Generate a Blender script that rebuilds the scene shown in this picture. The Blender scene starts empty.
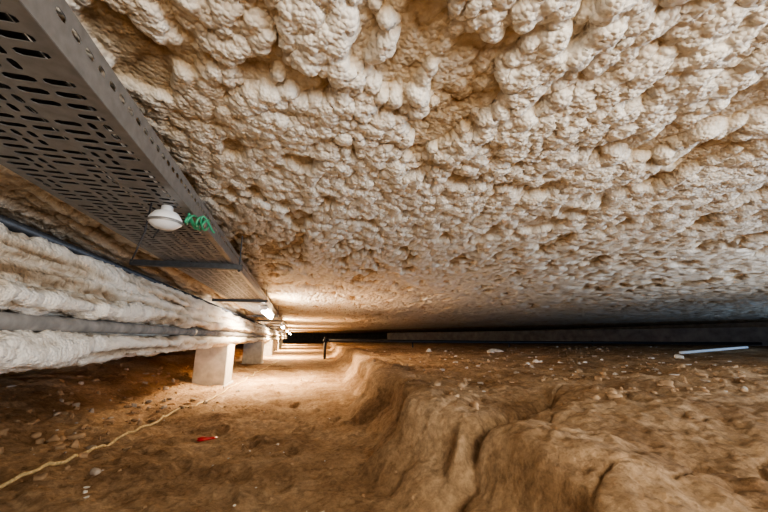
import bpy, bmesh, math, random, time
import numpy as np
from mathutils import Vector, Matrix
random.seed(3)
H=0.8
scene=bpy.context.scene
T0=time.time()
# ---------------- noise (table based) ----------------
TAB=np.random.default_rng(7).random((512,512)).astype(np.float32)
F=np.float32
def hsh(ix,iy,seed):
    return TAB[(ix+seed*37)&511,(iy+seed*91)&511]
def vnoise(x,y,seed=0):
    x=np.asarray(x,F); y=np.asarray(y,F); x,y=np.broadcast_arrays(x,y)
    ix=np.floor(x).astype(np.int32); iy=np.floor(y).astype(np.int32)
    fx=x-ix; fy=y-iy
    fx=fx*fx*(3-2*fx); fy=fy*fy*(3-2*fy)
    a=hsh(ix,iy,seed);b=hsh(ix+1,iy,seed);c=hsh(ix,iy+1,seed);d=hsh(ix+1,iy+1,seed)
    return (a+(b-a)*fx)*(1-fy)+(c+(d-c)*fx)*fy
def fbm(x,y,seed=0,o=4):
    s=0;a=.5;t=0
    for i in range(o):
        s=s+a*vnoise(x+i*17.3,y-i*9.1,seed+i); t+=a; a*=.5; x=x*2.03; y=y*2.03
    return s/t
def dome(x,y,seed=0,pw=.5,rm=.5):
    x=np.asarray(x,F); y=np.asarray(y,F)
    ix=np.floor(x).astype(np.int32); iy=np.floor(y).astype(np.int32)
    best=np.zeros(x.shape,F)
    for dx in(-1,0,1):
        for dy in(-1,0,1):
            cx=ix+dx; cy=iy+dy
            r=rm+(1-rm)*hsh(cx,cy,seed+5)
            d2=((x-cx-hsh(cx,cy,seed))**2+(y-cy-hsh(cx,cy,seed+3))**2)/(r*r)
            np.maximum(best,r*np.maximum(0,1-d2)**pw,out=best)
    return best
def sst(a,b,x):
    t=np.clip((x-a)/(b-a),0,1); return t*t*(3-2*t)
def axis(lo,hi,s0,k,c=0.0):
    p=[c]
    while p[-1]<hi: p.append(p[-1]+max(s0,k*abs(p[-1]-c)))
    q=[c]
    while q[-1]>lo: q.append(q[-1]-max(s0,k*abs(q[-1]-c)))
    return np.array(q[::-1][:-1]+p)
# ---------------- materials ----------------
def newmat(name):
    m=bpy.data.materials.new(name); m.use_nodes=True
    nt=m.node_tree; b=nt.nodes['Principled BSDF']; return m,nt,b
def simple(name,col,rough=.6,metal=0,var=.15,scale=20,bump=.1,emit=None,es=0):
    m,nt,b=newmat(name)
    n=nt.nodes.new('ShaderNodeTexNoise'); n.inputs['Scale'].default_value=scale; n.inputs['Detail'].default_value=6
    tc=nt.nodes.new('ShaderNodeTexCoord'); nt.links.new(tc.outputs['Object'],n.inputs['Vector'])
    r=nt.nodes.new('ShaderNodeValToRGB'); nt.links.new(n.outputs['Fac'],r.inputs['Fac'])
    r.color_ramp.elements[0].position=.3; r.color_ramp.elements[1].position=.7
    r.color_ramp.elements[0].color=[c*(1-var) for c in col]+[1]; r.color_ramp.elements[1].color=[min(1,c*(1+var)) for c in col]+[1]
    nt.links.new(r.outputs['Color'],b.inputs['Base Color'])
    b.inputs['Roughness'].default_value=rough; b.inputs['Metallic'].default_value=metal
    if bump>0:
        bp=nt.nodes.new('ShaderNodeBump'); bp.inputs['Strength'].default_value=bump; bp.inputs['Distance'].default_value=.01
        nt.links.new(n.outputs['Fac'],bp.inputs['Height']); nt.links.new(bp.outputs['Normal'],b.inputs['Normal'])
    if emit:
        b.inputs['Emission Color'].default_value=list(emit)+[1]; b.inputs['Emission Strength'].default_value=es
    return m
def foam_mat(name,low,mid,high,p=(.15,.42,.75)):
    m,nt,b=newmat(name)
    at=nt.nodes.new('ShaderNodeAttribute'); at.attribute_name='thick'  # foam tone factor, not only thickness: its low end paints crevice shade
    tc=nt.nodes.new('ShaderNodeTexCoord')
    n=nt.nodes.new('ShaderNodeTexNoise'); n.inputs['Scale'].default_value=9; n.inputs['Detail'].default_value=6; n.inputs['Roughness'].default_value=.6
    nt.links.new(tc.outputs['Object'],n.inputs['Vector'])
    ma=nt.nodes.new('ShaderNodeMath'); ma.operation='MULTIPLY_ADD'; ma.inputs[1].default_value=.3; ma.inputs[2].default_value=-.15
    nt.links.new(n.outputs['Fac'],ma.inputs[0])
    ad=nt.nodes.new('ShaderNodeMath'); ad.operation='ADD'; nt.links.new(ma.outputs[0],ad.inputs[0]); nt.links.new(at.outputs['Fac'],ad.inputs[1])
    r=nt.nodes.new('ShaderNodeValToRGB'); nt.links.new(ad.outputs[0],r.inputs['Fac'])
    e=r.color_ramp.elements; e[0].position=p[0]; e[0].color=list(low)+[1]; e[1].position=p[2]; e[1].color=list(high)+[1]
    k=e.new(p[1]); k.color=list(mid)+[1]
    nt.links.new(r.outputs['Color'],b.inputs['Base Color']); b.inputs['Roughness'].default_value=.75
    b.inputs['Specular IOR Level'].default_value=.25
    v=nt.nodes.new('ShaderNodeTexVoronoi'); v.inputs['Scale'].default_value=75; v.feature='F1'
    nt.links.new(tc.outputs['Object'],v.inputs['Vector'])
    b1=nt.nodes.new('ShaderNodeBump'); b1.inputs['Strength'].default_value=.7; b1.inputs['Distance'].default_value=.008; b1.invert=True
    nt.links.new(v.outputs['Distance'],b1.inputs['Height'])
    nt.links.new(b1.outputs['Normal'],b.inputs['Normal'])
    return m
def dirt_mat():
    m,nt,b=newmat('dirt')
    tc=nt.nodes.new('ShaderNodeTexCoord')
    def noise(s,d=8,r=.6):
        n=nt.nodes.new('ShaderNodeTexNoise'); n.inputs['Scale'].default_value=s; n.inputs['Detail'].default_value=d; n.inputs['Roughness'].default_value=r
        nt.links.new(tc.outputs['Object'],n.inputs['Vector']); return n
    n=noise(1.8,6); r=nt.nodes.new('ShaderNodeValToRGB'); nt.links.new(n.outputs['Fac'],r.inputs['Fac'])
    e=r.color_ramp.elements; e[0].position=.34; e[0].color=(.30,.185,.10,1); e[1].position=.66; e[1].color=(.63,.455,.29,1)
    k=e.new(.5); k.color=(.48,.325,.19,1)
    n2=noise(26,8,.75); r2=nt.nodes.new('ShaderNodeValToRGB'); nt.links.new(n2.outputs['Fac'],r2.inputs['Fac'])
    r2.color_ramp.elements[0].position=.32; r2.color_ramp.elements[0].color=(.42,.40,.38,1); r2.color_ramp.elements[1].position=.62; r2.color_ramp.elements[1].color=(1.12,1.12,1.12,1)
    mx=nt.nodes.new('ShaderNodeMix'); mx.data_type='RGBA'; mx.blend_type='MULTIPLY'; mx.inputs[0].default_value=.85
    nt.links.new(r.outputs['Color'],mx.inputs[6]); nt.links.new(r2.outputs['Color'],mx.inputs[7])
    nt.links.new(mx.outputs[2],b.inputs['Base Color']); b.inputs['Roughness'].default_value=.95; b.inputs['Specular IOR Level'].default_value=.15
    b1=nt.nodes.new('ShaderNodeBump'); b1.inputs['Strength'].default_value=.9; b1.inputs['Distance'].default_value=.035; nt.links.new(n2.outputs['Fac'],b1.inputs['Height'])
    nt.links.new(b1.outputs['Normal'],b.inputs['Normal'])
    return m
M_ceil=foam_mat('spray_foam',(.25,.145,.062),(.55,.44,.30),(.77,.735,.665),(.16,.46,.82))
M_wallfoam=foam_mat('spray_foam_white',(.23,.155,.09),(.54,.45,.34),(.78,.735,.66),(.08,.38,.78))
M_dirt=dirt_mat()
M_galv=simple('galvanised_steel',(.23,.225,.22),.45,.5,.15,35,.03)
M_steel=simple('dark_steel',(.08,.085,.095),.5,.7,.2,30,.03)
M_pipe=simple('grey_pipe',(.19,.18,.17),.7,.0,.4,10,.05)
M_conc=simple('concrete',(.44,.42,.39),.9,0,.2,9,.4)
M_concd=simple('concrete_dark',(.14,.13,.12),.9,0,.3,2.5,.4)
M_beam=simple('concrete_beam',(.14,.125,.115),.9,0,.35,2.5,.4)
M_white=simple('white_plastic',(.8,.82,.85),.4,0,.05,20,0)
M_tube=simple('lamp_tube',(1,1,1),.4,0,0,5,0,(1,.93,.83),90)
M_green=simple('green_cable',(.05,.30,.17),.5,0,.2,20,0)
M_black=simple('black_rubber',(.02,.02,.025),.6,0,.2,20,0)
M_rope=simple('yellow_rope',(.68,.53,.28),.8,0,.3,60,.3)
M_debris=simple('foam_crumb',(.72,.69,.64),.9,0,.2,30,.3)
M_clod=simple('dirt_clod',(.40,.27,.16),.95,0,.35,15,.5)
M_stone=simple('grey_rubble',(.45,.39,.33),.95,0,.3,15,.5)
M_red=simple('red_plastic',(.6,.03,.03),.4,0,.1,20,0)
M_wood=simple('dry_twig',(.78,.70,.56),.8,0,.2,40,.2)
# ---------------- mesh helpers ----------------
def mk(name,verts,faces,mats,smooth=True,mi=None):
    me=bpy.data.meshes.new(name); me.from_pydata([tuple(v) for v in verts],[],faces)
    for m in mats: me.materials.append(m)
    me.polygons.foreach_set('use_smooth',[smooth]*len(me.polygons))
    if mi is not None: me.polygons.foreach_set('material_index',mi)
    me.update(); o=bpy.data.objects.new(name,me); scene.collection.objects.link(o); return o
def grid(name,P,mat,flip=False,attr=None):
    ny,nx=P.shape[:2]
    me=bpy.data.meshes.new(name); me.vertices.add(nx*ny); me.vertices.foreach_set('co',np.ascontiguousarray(P.reshape(-1).astype(np.float32)))
    i=np.arange(ny-1)[:,None]*nx+np.arange(nx-1)[None,:]
    q=np.stack([i,i+1,i+nx+1,i+nx],-1).reshape(-1,4)
    if flip:q=q[:,::-1]
    nf=len(q); me.loops.add(nf*4); me.polygons.add(nf)
    me.loops.foreach_set('vertex_index',np.ascontiguousarray(q.reshape(-1).astype(np.int32)))
    me.polygons.foreach_set('loop_start',(np.arange(nf)*4).astype(np.int32))
    me.polygons.foreach_set('loop_total',np.full(nf,4,dtype=np.int32))
    me.update(calc_edges=True); me.polygons.foreach_set('use_smooth',np.ones(nf,dtype=bool))
    if attr is not None:
        a=me.attributes.new('thick','FLOAT','POINT'); a.data.foreach_set('value',np.ascontiguousarray(attr.reshape(-1).astype(np.float32)))
    me.materials.append(mat); o=bpy.data.objects.new(name,me); scene.collection.objects.link(o)
    print('GRID',name,nx,ny,time.time()-T0); return o
def gnormals(P):
    du=np.gradient(P,axis=1); dv=np.gradient(P,axis=0); n=np.cross(du,dv)
    return n/(np.linalg.norm(n,axis=-1,keepdims=True)+1e-12)
class B:
    def __init__(s): s.v=[];s.f=[];s.m=[]
    def add(s,vs,fs,mi=0):
        o=len(s.v); s.v+=[tuple(v) for v in vs]; s.f+=[tuple(i+o for i in f) for f in fs]; s.m+=[mi]*len(fs)
    def box(s,x0,x1,y0,y1,z0,z1,mi=0):
        vs=[(x,y,z) for z in(z0,z1) for y in(y0,y1) for x in(x0,x1)]
        s.add(vs,[(0,2,3,1),(4,5,7,6),(0,1,5,4),(2,6,7,3),(0,4,6,2),(1,3,7,5)],mi)
    def tube(s,pts,r,n=10,mi=0,cap=True):
        pts=[Vector(p) for p in pts]; rs=r if isinstance(r,(list,tuple)) else [r]*len(pts)
        vs=[];u=None
        for i,p in enumerate(pts):
            t=(pts[min(i+1,len(pts)-1)]-pts[max(i-1,0)]).normalized()
            if u is None: u=t.orthogonal().normalized()
            u=(u-t*u.dot(t)).normalized(); w=t.cross(u)
            for k in range(n):
                a=2*math.pi*k/n; vs.append(p+(u*math.cos(a)+w*math.sin(a))*rs[i])
        fs=[]
        for i in range(len(pts)-1):
            for k in range(n):
                a=i*n+k;b=i*n+(k+1)%n; fs.append((a,b,b+n,a+n))
        if cap: fs.append(tuple(range(n-1,-1,-1))); fs.append(tuple((len(pts)-1)*n+k for k in range(n)))
        s.add(vs,fs,mi)
    def obj(s,name,mats,smooth=False): return mk(name,s.v,s.f,mats,smooth,s.m)
def bevel(o,w=.01,seg=2):
    m=o.modifiers.new('bevel','BEVEL'); m.width=w; m.segments=seg; m.limit_method='ANGLE'; return o
# ---------------- ceiling ----------------
CZ=.82
xs=axis(-1.6,24,.0055,.0070); ys=axis(-2.2,62,.0055,.0070,.4)
X,Y=np.meshgrid(xs.astype(F),ys.astype(F))
sp=np.maximum(np.gradient(xs)[None,:],np.gradient(ys)[:,None]).astype(F)
def amp(s): return np.clip(s/(2.2*sp),0,1)
wx=X+.04*(fbm(X*6,Y*5,11,2)-.5); wy=Y+.05*(fbm(X*6,Y*5,21,2)-.5)
big=fbm(X*1.6,Y*1.0,31,3)
pn=fbm(wx*6.5,wy*4.2,41,4)
patch=sst(.35,.46,pn)
smoothz=1-sst(-.6,.15,X+.3*(vnoise(X*2,Y*2,9)-.5))
lump=1-.45*smoothz
d0=dome(wx/.11,wy/.16,47,.8); d1=dome(wx/.056,wy/.078,51,.62,.6)
D=.03*(big-.5)+.024*patch*lump+lump*(.017*d0*(.4+.6*patch)+.030*d1*(.45+.55*patch))
P=np.stack([X,Y,H+CZ-D],-1).astype(np.float64)
N=-gnormals(P)
d2=dome(wx/.027,wy/.034,61,.5,.6); d3=dome(wx/.014,wy/.017,71,.5,.6)
P=P+N*(lump*(.6+.4*patch)*(.016*d2*amp(.03)+.008*d3*amp(.016)))[...,None]
T=.34*patch+.14*d0+.34*d1+.24*d2+.10*d3*amp(.02)+.35*(fbm(X*1.3,Y*.9,93,3)-.5)  # height-driven tone: tan thin pockets, with crevice shade painted in as brown
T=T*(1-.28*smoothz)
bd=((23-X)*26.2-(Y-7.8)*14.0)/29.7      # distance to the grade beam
T=T-.35*sst(4.5,.5,bd)  # shade along the beam painted into the foam colour
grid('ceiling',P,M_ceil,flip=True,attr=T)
# ---------------- floor ----------------
ty=[-3,1.0,2.0,3.0,4.5,6.7,10,16,30,60]; tx=[.62,.55,.46,.62,.80,1.05,1.3,1.75,3.0,5]
random.seed(12)
steps=[(-.25+.22*(k%2)+random.uniform(-.1,.1)+.05*k*.3,1.5+.42*k+random.uniform(-.08,.08),random.uniform(-.3,.3)) for k in range(22)]
steps+=[(-.55+.22*(k%2)+random.uniform(-.15,.15)+.04*k*.3,1.7+.47*k+random.uniform(-.08,.08),random.uniform(-.3,.3)) for k in range(16)]
def floor_z(x,y):
    x=np.asarray(x,F); y=np.asarray(y,F)
    toe=np.interp(y,ty,tx)+.20*(vnoise(y*1.3,y*0+3,81)-.5)+.16*(vnoise(y*3.6,y*0+9,79)-.5)+.09*(vnoise(y*7,x*3,82)-.5)
    wid=.44+.35*(vnoise(y*.9,y*0+8,83)-.5)
    t=np.clip((x-toe)/wid,0,1)
    prof=.55*(1-(1-t)**2.0)+.45*sst(.50,.70,t)
    z=-.8+.37*prof+.06*np.exp(-((x-toe-wid)/.28)**2)
    z=z+.05*np.clip((x-2.5)/8,0,1)
    yr=2.25+.10*x
    z=z+.07*np.exp(-((y-yr)/.55)**2)*sst(1.4,2.2,x)-.10*sst(1.9,.8,y)*sst(.9,1.6,x)
    z=z-.12*np.exp(-(((x-1.0)/.5)**2+((y-.7)/.5)**2))
    ax,ay,bx,by=.45,1.38,2.0,2.52
    px=x-ax;py=y-ay;L=math.hypot(bx-ax,by-ay);ux,uy=(bx-ax)/L,(by-ay)/L
    s=px*ux+py*uy; n=-px*uy+py*ux+.12*(vnoise(s*4,s*0,84)-.5)+.04*(vnoise(s*15,s*0,74)-.5)
    g=np.exp(-(n/.045)**2)*.14+np.exp(-(n/.20)**2)*.08
    z=z-g*sst(0,.5,s)*(1-sst(L-.35,L+.15,s))
    ck=fbm(x*1.7,y*2.2,55,3)
    z=z-.035*np.exp(-((ck-.5)/.010)**2)*sst(.8,1.2,x)*sst(6,4,y)
    z=z+.40*sst(-1.25,-3.0,x)*(.8+.4*vnoise(x*2,y*1.5,85))
    z=z+.06*(fbm(x*1.2,y*1.2,86,3)-.5)+.06*(fbm(x*5,y*5,90,3)-.5)+.034*(fbm(x*18,y*18,95,4)-.5)
    rough=sst(-.7,-1.2,x)+sst(.9,1.6,x)*.8
    z=z+(.022*dome(x/.16,y/.2,89)+.018*dome(x/.06,y/.07,92)*sst(.4,.6,fbm(x*2,y*2,66,2)))*rough
    for sx,sy,a in steps:
        if x.size<10 and abs(float(x.flat[0])-sx)>.3: continue
        dx=x-sx; dy=y-sy; c,sn=math.cos(a),math.sin(a); u=dx*c+dy*sn; v=-dx*sn+dy*c
        q=(u/.055)**2+(v/.14)**2
        z=z-.024*np.exp(-q*q)+.009*np.exp(-(q-1.6)**2/.3)
    return z+H
xs=axis(-4.6,24,.010,.009,.5); ys=axis(-2.2,62,.010,.009,1.2)
X,Y=np.meshgrid(xs,ys)
grid('floor',np.stack([X,Y,floor_z(X,Y)],-1),M_dirt)
def fz(x,y): return float(floor_z(np.array([[x]]),np.array([[y]]))[0,0])
# ---------------- left wall : foamed beam ----------------
def sweep(name,prof,mat,a1,a2,seed,step=.012,y0=-2,y1=60):
    pts=[Vector(p) for p in prof]; out=[]
    for i in range(len(pts)-1):
        p0=pts[max(i-1,0)];p1=pts[i];p2=pts[i+1];p3=pts[min(i+2,len(pts)-1)]
        st=step if p1.x>-1.5 else .06
        n=max(2,int((p2-p1).length/st))
        for k in range(n):
            t=k/n
            out.append(.5*((2*p1)+(p2-p0)*t+(2*p0-5*p1+4*p2-p3)*t*t+(3*p1-p0-3*p2+p3)*t**3))
    out.append(pts[-1]); A=np.array([[p.x,p.y] for p in out])
    tg=np.gradient(A,axis=0); tg/=np.linalg.norm(tg,axis=1)[:,None]+1e-9
    nr=np.stack([-tg[:,1],tg[:,0]],-1)
    s=np.concatenate([[0],np.cumsum(np.linalg.norm(np.diff(A,axis=0),axis=1))])
    ys=axis(y0,y1,.010,.009,1.5)
    S,Yg=np.meshgrid(s.astype(F),ys.astype(F))
    Az=A[:,1][None,:]; Ax=A[:,0][None,:]
    sp=np.gradient(ys)[:,None]+0*S
    am=lambda q:np.clip(q/(2.5*sp),0,1)
    ws=S+.03*(vnoise(S*12,Yg*12,seed+7)-.5); wy=Yg+.05*(vnoise(S*9,Yg*9,seed+8)-.5)
    d1=dome(wy/.09,ws/.050,seed,.6); d2=dome(wy/.040,ws/.030,seed+1)
    d3=dome(wy/.020,ws/.018,seed+2)
    f=fbm(Yg*2.2,S*5,seed+2,3); f2=fbm(Yg*2.0,S*26+.6*vnoise(Yg*1.2,S*2,seed+40),seed+12,3)
    loc=np.where((Az<.11)&(Az>.015),.35,1.0)  # thin foam behind the service pipe
    drip=sst(.5,.75,fbm(Yg*6,Yg*0+2,seed+50,2))*np.exp(-((Az-.16)/.03)**2)*(Ax>-1.2)
    Dn=(a1*(1.0*d1*am(.11)+1.4*(f-.5)+4.0*(f2-.5))+a2*d2*am(.05)+.008*d3*am(.023))*loc+.024*drip-.008
    T=.0+.24*d1+.22*d2+.12*d3+.4*(f-.5)+1.5*(f2-.42)+.12-.30*np.exp(-((S-.22)/.14)**2)  # tone follows lump height, so crevice shade is painted brown here too
    Pp=np.stack([A[:,0][None,:]+nr[:,0][None,:]*Dn,Yg,H+A[:,1][None,:]+nr[:,1][None,:]*Dn],-1)
    return grid(name,Pp,mat,attr=T)
prof=[(-1.55,.84),(-1.30,.78),(-1.15,.71),(-1.14,.66),(-1.25,.625),(-1.55,.61),(-1.55,.46),(-1.27,.445),(-1.18,.425),(-1.14,.37),(-1.14,.335),(-1.22,.322),(-1.22,.308),(-1.13,.295),(-1.12,.21),(-1.06,.195),(-1.04,.17),(-1.07,.148),(-1.16,.138),(-1.20,.115),(-1.20,.01),(-1.13,.002),(-1.08,-.02),(-1.07,-.060),(-1.11,-.095),(-1.2,-.11),(-1.6,-.11),(-2.4,-.10),(-3.6,-.08),(-4.6,-.05)]
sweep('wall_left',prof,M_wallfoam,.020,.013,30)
b=B(); b.tube([(-1.125,-2,H+.065),(-1.125,60,H+.065)],.036,16)
for y in np.arange(1.2,30,3.1): b.tube([(-1.125,y,H+.065),(-1.125,y+.09,H+.065)],.042,16)
b.obj('service_pipe',[M_pipe],True)
b=B(); b.tube([(-1.28,-2,H+.500),(-1.28,60,H+.500)],.026,12); b.obj('conduit_pipe',[M_steel],True)
b=B(); b.box(-4.75,-4.55,-2.2,62,0,H+.1); b.obj('wall_left_back',[M_concd])
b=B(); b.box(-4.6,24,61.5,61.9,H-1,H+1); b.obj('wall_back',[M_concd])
def obl(name,p,q,th,z0,z1,mat):
    d=Vector((q[0]-p[0],q[1]-p[1],0)).normalized(); n=Vector((d.y,-d.x,0))
    P0=Vector((p[0],p[1],0));Q0=Vector((q[0],q[1],0))
    vs=[]
    for z in(z0,z1):
        for a in(P0,Q0,Q0+n*th,P0+n*th): vs.append(a+Vector((0,0,z)))
    return mk(name,vs,[(0,1,2,3),(7,6,5,4),(0,4,5,1),(1,5,6,2),(2,6,7,3),(3,7,4,0)],[mat],False)
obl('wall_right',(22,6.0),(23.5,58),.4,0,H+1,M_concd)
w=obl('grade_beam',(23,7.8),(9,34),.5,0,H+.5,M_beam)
# ---------------- cable tray ----------------
TZ=H+.55; XR=-.48; XL=-.96; FH=.10
b=B()
_tc={}
def tile(o,u,v,w,h,sl,sw,along='u'):
    key=(w,h,sl,sw,along)
    if key not in _tc:
        n=3; loop=[]
        L,W=(sl,sw)
        for k in range(n+1):
            a=-math.pi/2+math.pi*k/n; loop.append(((L-W)/2+W/2*math.cos(a),W/2*math.sin(a)))
        for k in range(n+1):
            a=math.pi/2+math.pi*k/n; loop.append((-(L-W)/2+W/2*math.cos(a),W/2*math.sin(a)))
        if along=='v': loop=[(y,-x) for x,y in loop]
        out=[]
        for x,y in loop:
            s=min((w/2)/abs(x) if abs(x)>1e-6 else 9e9,(h/2)/abs(y) if abs(y)>1e-6 else 9e9); out.append((x*s,y*s))
        N=len(loop)
        for cx,cy in((w/2,h/2),(-w/2,h/2),(w/2,-h/2),(-w/2,-h/2)):
            j=min(range(N),key=lambda i:(out[i][0]-cx)**2+(out[i][1]-cy)**2); out[j]=(cx,cy)
        _tc[key]=(loop+out,[(i,(i+1)%N,N+(i+1)%N,N+i) for i in range(N)])
    pts,fs=_tc[key]
    b.add([(o[0]+u[0]*x+v[0]*y,o[1]+u[1]*x+v[1]*y,o[2]+u[2]*x+v[2]*y) for x,y in pts],fs)
ux=Vector((1,0,0)); uy=Vector((0,1,0)); uz=Vector((0,0,1))
def rect(c,u,v,w,h): b.add([c-u*w/2-v*h/2,c+u*w/2-v*h/2,c+u*w/2+v*h/2,c-u*w/2+v*h/2],[(0,1,2,3)])
TY0=-.9; TY1=22
ncol=6; m=.022; cw=(XR-XL-2*m)/ncol; ph=.042
ny=int((TY1-TY0)/ph)
for j in range(ny):
    y=TY0+ph*(j+.5)
    for i in range(ncol):
        k=(j//2+i*2)%5
        c=Vector((XL+m+cw*(i+.5),y,TZ))
        if k==2:
            for q in(-.25,.25): tile(c+ux*cw*q,ux,uy,cw/2,ph,.034,.017,'v')
        elif k==4 and j%2: rect(c,ux,uy,cw,ph)
        else: tile(c,ux,uy,cw,ph,.062,.021,'u')
LY=ny*ph; yc=TY0+LY/2
rect(Vector((XL+m/2,yc,TZ)),ux,uy,m,LY); rect(Vector((XR-m/2,yc,TZ)),ux,uy,m,LY)
pw=.05; nn=int(LY/pw)
for xx in(XR,XL):
    rect(Vector((xx,yc,TZ+.022)),uz,uy,.044,LY)
    rect(Vector((xx,yc,TZ+FH-.008)),uz,uy,.016,LY)
    for j in range(nn): tile(Vector((xx,TY0+pw*(j+.5),TZ+.064)),uy,uz,pw,.04,.034,.017,'u')
for xx,s in((XR,-1),(XL,1)):
    rect(Vector((xx+s*.008,yc,TZ+FH)),ux,uy,.016,LY)
tray=b.obj('cable_tray',[M_galv])
so=tray.modifiers.new('thick','SOLIDIFY'); so.thickness=.002; so.offset=0
b=B()
for k in range(9):
    r=[.022,.018,.024,.02,.017,.023,.019,.022,.018][k]; x=-.52-.05*k
    pts=[(x+.008*math.sin(y*1.3+k*2),y,TZ+r+.006) for y in np.arange(-.9,22,.4)]
    b.tube(pts,r,8)
b.obj('power_cables',[M_black],True)  # unseen black cables, row filled out so the slots look dark
for i,y in enumerate([.35,2.75,5.3,9.0,11.5,14.0,17.2,20]):
    b=B(); b.box(-1.17,-.42,y-.02,y+.02,TZ-.040,TZ-.004)
    b.box(-1.17,-.42,y-.026,y+.026,TZ-.044,TZ-.038)
    for xx in(-.445,):
        b.tube([(xx,y,TZ-.06),(xx,y,H+.78)],.005,8); b.tube([(xx,y,TZ-.056),(xx,y,TZ-.044)],.011,6)
    b.obj('tray_support_bracket',[M_steel])
# ---------------- lamps ----------------
def lamp(y,L=1.3,x=-.53,e=22,col=(1,.72,.42)):
    b=B(); z=TZ-.055
    b.box(x-.055,x+.055,y-L/2-.03,y+L/2+.03,z-.008,z+.03,0)
    b.box(x-.05,x+.05,y-L/2-.03,y-L/2,z-.04,z-.008,0); b.box(x-.05,x+.05,y+L/2,y+L/2+.03,z-.04,z-.008,0)
    b.tube([(x,y-L/2-.01,z-.052),(x,y+L/2+.01,z-.052)],.044,14,1)
    for yy in(y-L/3,y+L/3): b.box(x-.006,x+.006,yy-.01,yy+.01,z+.03,TZ,0)
    b.obj('fluorescent_batten_light',[M_white,M_tube])
    l=bpy.data.lights.new('tube_light','AREA'); l.shape='RECTANGLE'; l.size=.06; l.size_y=L; l.energy=e; l.color=col
    o=bpy.data.objects.new('tube_light',l); o.location=(x,y,z-.10); scene.collection.objects.link(o)
    l=bpy.data.lights.new('tube_light_side','POINT'); l.energy=e*.5; l.color=col; l.shadow_soft_size=.05
    o=bpy.data.objects.new('tube_light_side',l); o.location=(x+.13,y,z-.12); scene.collection.objects.link(o)
lamp(7.0,L=1.7,e=170); lamp(15.5,e=400); lamp(24,e=520); lamp(34,e=520); lamp(45,e=520)
# ---------------- concrete piers ----------------
for y,xr,w,dp in((6.5,-1.10,.50,.7),(11.8,-1.0,.55,.8),(17,-1.0,.6,.8),(23,-1.0,.6,.8),(30,-1.0,.6,.8)):
    b=B(); b.box(xr-w,xr,y,y+dp,-.1,H-.10); b.box(xr-w-.04,xr+.03,y-.04,y+dp+.04,-.12,.03)
    bevel(b.obj('concrete_pier',[M_conc]),.012)
# ---------------- hanging work light ----------------
lx,ly,lz=-.56,1.55,TZ-.004
b=B()
def lathe(c,prof,n=20,mi=0,axis_=Vector((0,0,1))):
    u=axis_.orthogonal().normalized(); w=axis_.cross(u); vs=[];fs=[]
    for r,h in prof:
        for k in range(n):
            a=2*math.pi*k/n; vs.append(Vector(c)+axis_*h+(u*math.cos(a)+w*math.sin(a))*r)
    for i in range(len(prof)-1):
        for k in range(n): fs.append((i*n+k,i*n+(k+1)%n,(i+1)*n+(k+1)%n,(i+1)*n+k))
    b.add(vs,fs,mi)
lathe((lx,ly,lz),[(.0,0),(.022,0),(.024,-.02),(.045,-.03),(.062,-.055),(.064,-.075),(.058,-.08),(.04,-.095),(.0,-.10)],24,0)
lathe((lx,ly,lz),[(.066,-.066),(.070,-.070),(.066,-.078)],24,1)
for dx,dy,l in((-.05,-.03,.25),(-.02,.05,.13)):
    b.tube([(lx+dx,ly+dy,lz),(lx+dx-.01,ly+dy+.01,lz-l*.5),(lx+dx-.035,ly+dy,lz-l)],.0035,6,2)
b.obj('hanging_work_light',[M_white,M_galv,M_black],True)
b=B(); pts=[]
for k in range(120):
    t=k/119; a=t*2*math.pi*6
    pts.append((-.51+.09*t+.015*math.sin(a*.7),1.62+.05*math.cos(a)+.05*t,TZ-.035+.022*math.sin(a*1.3)))
b.tube(pts,.005,8); b.obj('green_cable_coil',[M_green],True)
# ---------------- rope ----------------
rp=[(-1.25,1.0),(-1.42,1.5),(-1.45,1.9),(-1.47,2.3),(-1.36,2.7),(-1.30,3.2),(-1.2,4.2),(-1.02,5.6),(-.92,7),(-.85,8.5),(-.7,10.5),(-.5,13)]
b=B(); pts=[]
for i in range(len(rp)-1):
    for k in range(14):
        t=k/14; x=rp[i][0]*(1-t)+rp[i+1][0]*t; y=rp[i][1]*(1-t)+rp[i+1][1]*t
        x+=.015*math.sin(y*7); pts.append((x,y,fz(x,y)+.012))
b.tube(pts,.011,8); b.obj('yellow_rope',[M_rope],True)
# ---------------- debris ----------------
ico=bmesh.new(); bmesh.ops.create_icosphere(ico,subdivisions=2,radius=1); iv=np.array([v.co[:] for v in ico.verts]); iff=[tuple(v.index for v in f.verts) for f in ico.faces]; ico.free()
def chunk(b,x,y,r,mi=0,flat=.6):
    sx,sy,sz=[random.uniform(.5,1.5) for _ in range(3)]; a=random.random()*6.28; ph=random.random()*9
    q=(1+.25*np.sin(iv[:,0]*3+ph)+.2*np.sin(iv[:,1]*4+ph*2)+.15*np.sin(iv[:,2]*5+ph*3))*r
    px=iv[:,0]*sx*q; py=iv[:,1]*sy*q; pz=iv[:,2]*sz*flat*q
    c,s=math.cos(a),math.sin(a); z0=fz(x,y)+r*.25
    b.add(np.stack([px*c-py*s+x,px*s+py*c+y,pz+z0],-1).tolist(),iff,mi)
b=B()
for i in range(200):
    y=3.2+random.random()**1.2*9; x=random.uniform(2.4,2.6+y*1.15); chunk(b,x,y,random.choice([.005,.007,.010,.014,.026])*(.6+y*.08),0,random.choice([.3,.6]))
for x,y,r in((5.6,9.0,.15),(5.3,8.8,.08),(4.4,9.8,.08),(3.9,9.9,.07),(4.0,5.2,.06),(4.3,5.0,.05),(3.6,4.9,.04),(6.5,5.2,.07),(6.9,5.0,.07)): chunk(b,x,y,r)
for i in range(80):
    y=random.uniform(1.3,9); x=random.uniform(-1.8,.5); chunk(b,x,y,random.uniform(.003,.010),0)
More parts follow.
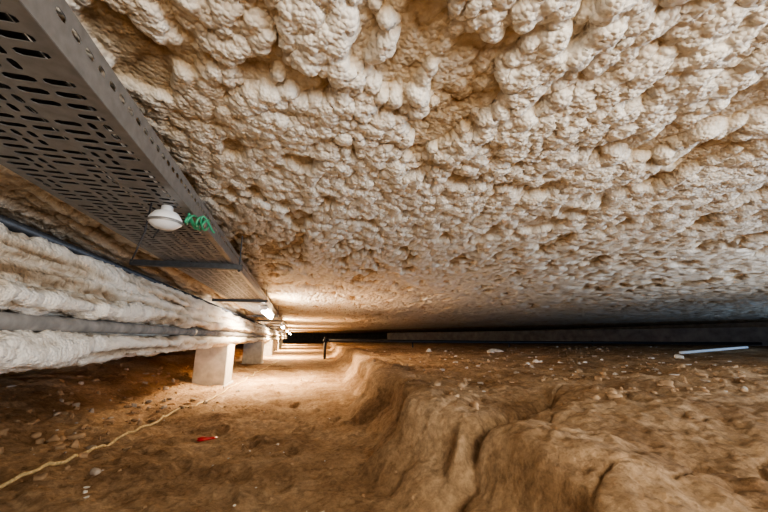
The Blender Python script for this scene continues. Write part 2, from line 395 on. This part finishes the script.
for x,y,r in((-1.02,2.35,.016),(-1.05,2.42,.012),(-.98,2.28,.010)): chunk(b,x,y,r,0,.4)
b.obj('foam_debris',[M_debris],True)
b=B()
for i in range(520):
    y=1.0+random.random()**1.4*9; x=random.gauss(-1.7,.4)
    if x>-1.0 and random.random()<.6: continue
    chunk(b,x,y,random.choice([.008,.012,.016,.024,.03]),random.choice([0,0,0,1]),.7)
for i in range(160):
    y=1.3+random.random()**1.3*8; chunk(b,random.uniform(-1.0,.6),y,random.choice([.005,.008,.012]),0,.7)
for i in range(600):
    y=2.0+random.random()**1.5*11; x=random.uniform(1.0,2.5+y*.9); chunk(b,x,y,random.choice([.006,.01,.015,.02,.03]),random.choice([0,0,0,0,1]),.7)
b.obj('dirt_clods',[M_clod,M_stone],True)
b=B(); x,y=-.66,3.35
chunk(b,x,y,.04,0,.7); chunk(b,x+.05,y+.02,.026,0,.6); b.obj('red_plastic_scrap',[M_red],True)
# twig lies on the path in the foreground
b=B(); tw=[(-.02,1.70),(.04,1.74),(.09,1.78),(.15,1.82),(.18,1.83)]
zt=max(fz(x,y) for x,y in tw)+.006
b.tube([(x,y,zt+.004*math.sin(i*2)) for i,(x,y) in enumerate(tw)],[.005,.006,.006,.005,.003],6); b.tube([(.09,1.78,zt),(.10,1.84,zt+.008)],.003,6); b.obj('dry_twig',[M_wood],True)
b=B(); n=12; pts=[]
for i in range(n+1):
    t=i/n; x=8.7+t*4.3; y=6.25+t*1.2; pts.append((x,y,fz(8.7,6.25)*(1-t)+fz(13,7.45)*t+.06))
b.tube(pts,.035,10); b.obj('white_plastic_pipe',[M_white],True)
b=B(); b.tube([(1.17,14,H-.10),(4.6,13.4,H-.13),(9,13.4,H-.18),(14,14,H-.22),(20.5,11.2,H-.24)],.06,12); b.tube([(1.17,14,-.1),(1.17,14,H+.03)],.05,12); b.tube([(1.17,13.92,H-.10),(1.17,14.08,H-.10)],.08,12)  # right-hand run stands in for the shade strip at the beam base
for x,y in((4.6,13.4),(9,13.4),(14,14)): b.tube([(x,y,H-.6),(x,y,H-.13)],.035,8)
b.obj('drain_pipe_and_shade',[M_black],True)
print('OBJS',time.time()-T0)
# ---------------- lights ----------------
def area(name,loc,tgt,sx,sy,e,col):
    l=bpy.data.lights.new(name,'AREA'); l.shape='RECTANGLE'; l.size=sx; l.size_y=sy; l.energy=e; l.color=col
    o=bpy.data.objects.new(name,l); o.location=loc; o.rotation_euler=(Vector(tgt)-Vector(loc)).to_track_quat('-Z','Y').to_euler(); scene.collection.objects.link(o)
area('rear_fill',(-.1,-1.6,H-.1),(.8,3,H+.3),.6,.3,24,(1,.88,.72))  # fill light added behind the camera, no fixture there
area('rear_fill',(.7,-1.0,H+.55),(.7,2.2,0),1.2,.5,50,(1,.87,.69))  # overhead fill added to brighten the foreground floor
area('cool_fill',(6.5,.2,H-.12),(1.5,4,H+.6),2.5,.4,135,(.76,.87,1))  # unseen area light added for cool grazing light from the right
area('cool_fill',(2.5,-2.0,H-.1),(3.5,5,H+.5),2.5,.4,90,(.86,.92,1))  # unseen cool fill added behind the camera, no opening built
area('cool_fill',(14.5,2.0,H+.0),(11,10,H+.3),7,.6,270,(.42,.66,1))  # unseen bluish area light added to lift the far right
w=bpy.data.worlds.new('world'); scene.world=w; w.use_nodes=True
w.node_tree.nodes['Background'].inputs[0].default_value=(.8,.87,1,1); w.node_tree.nodes['Background'].inputs[1].default_value=.34
try: scene.view_settings.look='AgX - Medium High Contrast'
except Exception as ex: print('LOOK',ex)
# ---------------- camera ----------------
cam=bpy.data.cameras.new('camera'); co=bpy.data.objects.new('camera',cam); scene.collection.objects.link(co)
cam.sensor_width=36; cam.lens=340/768*36; cam.clip_start=.02; cam.clip_end=300
co.location=(0,0,H); psi=math.radians(14.3); th=math.radians(13.56)
co.rotation_euler=(math.pi/2+th,0,-psi)
scene.camera=co
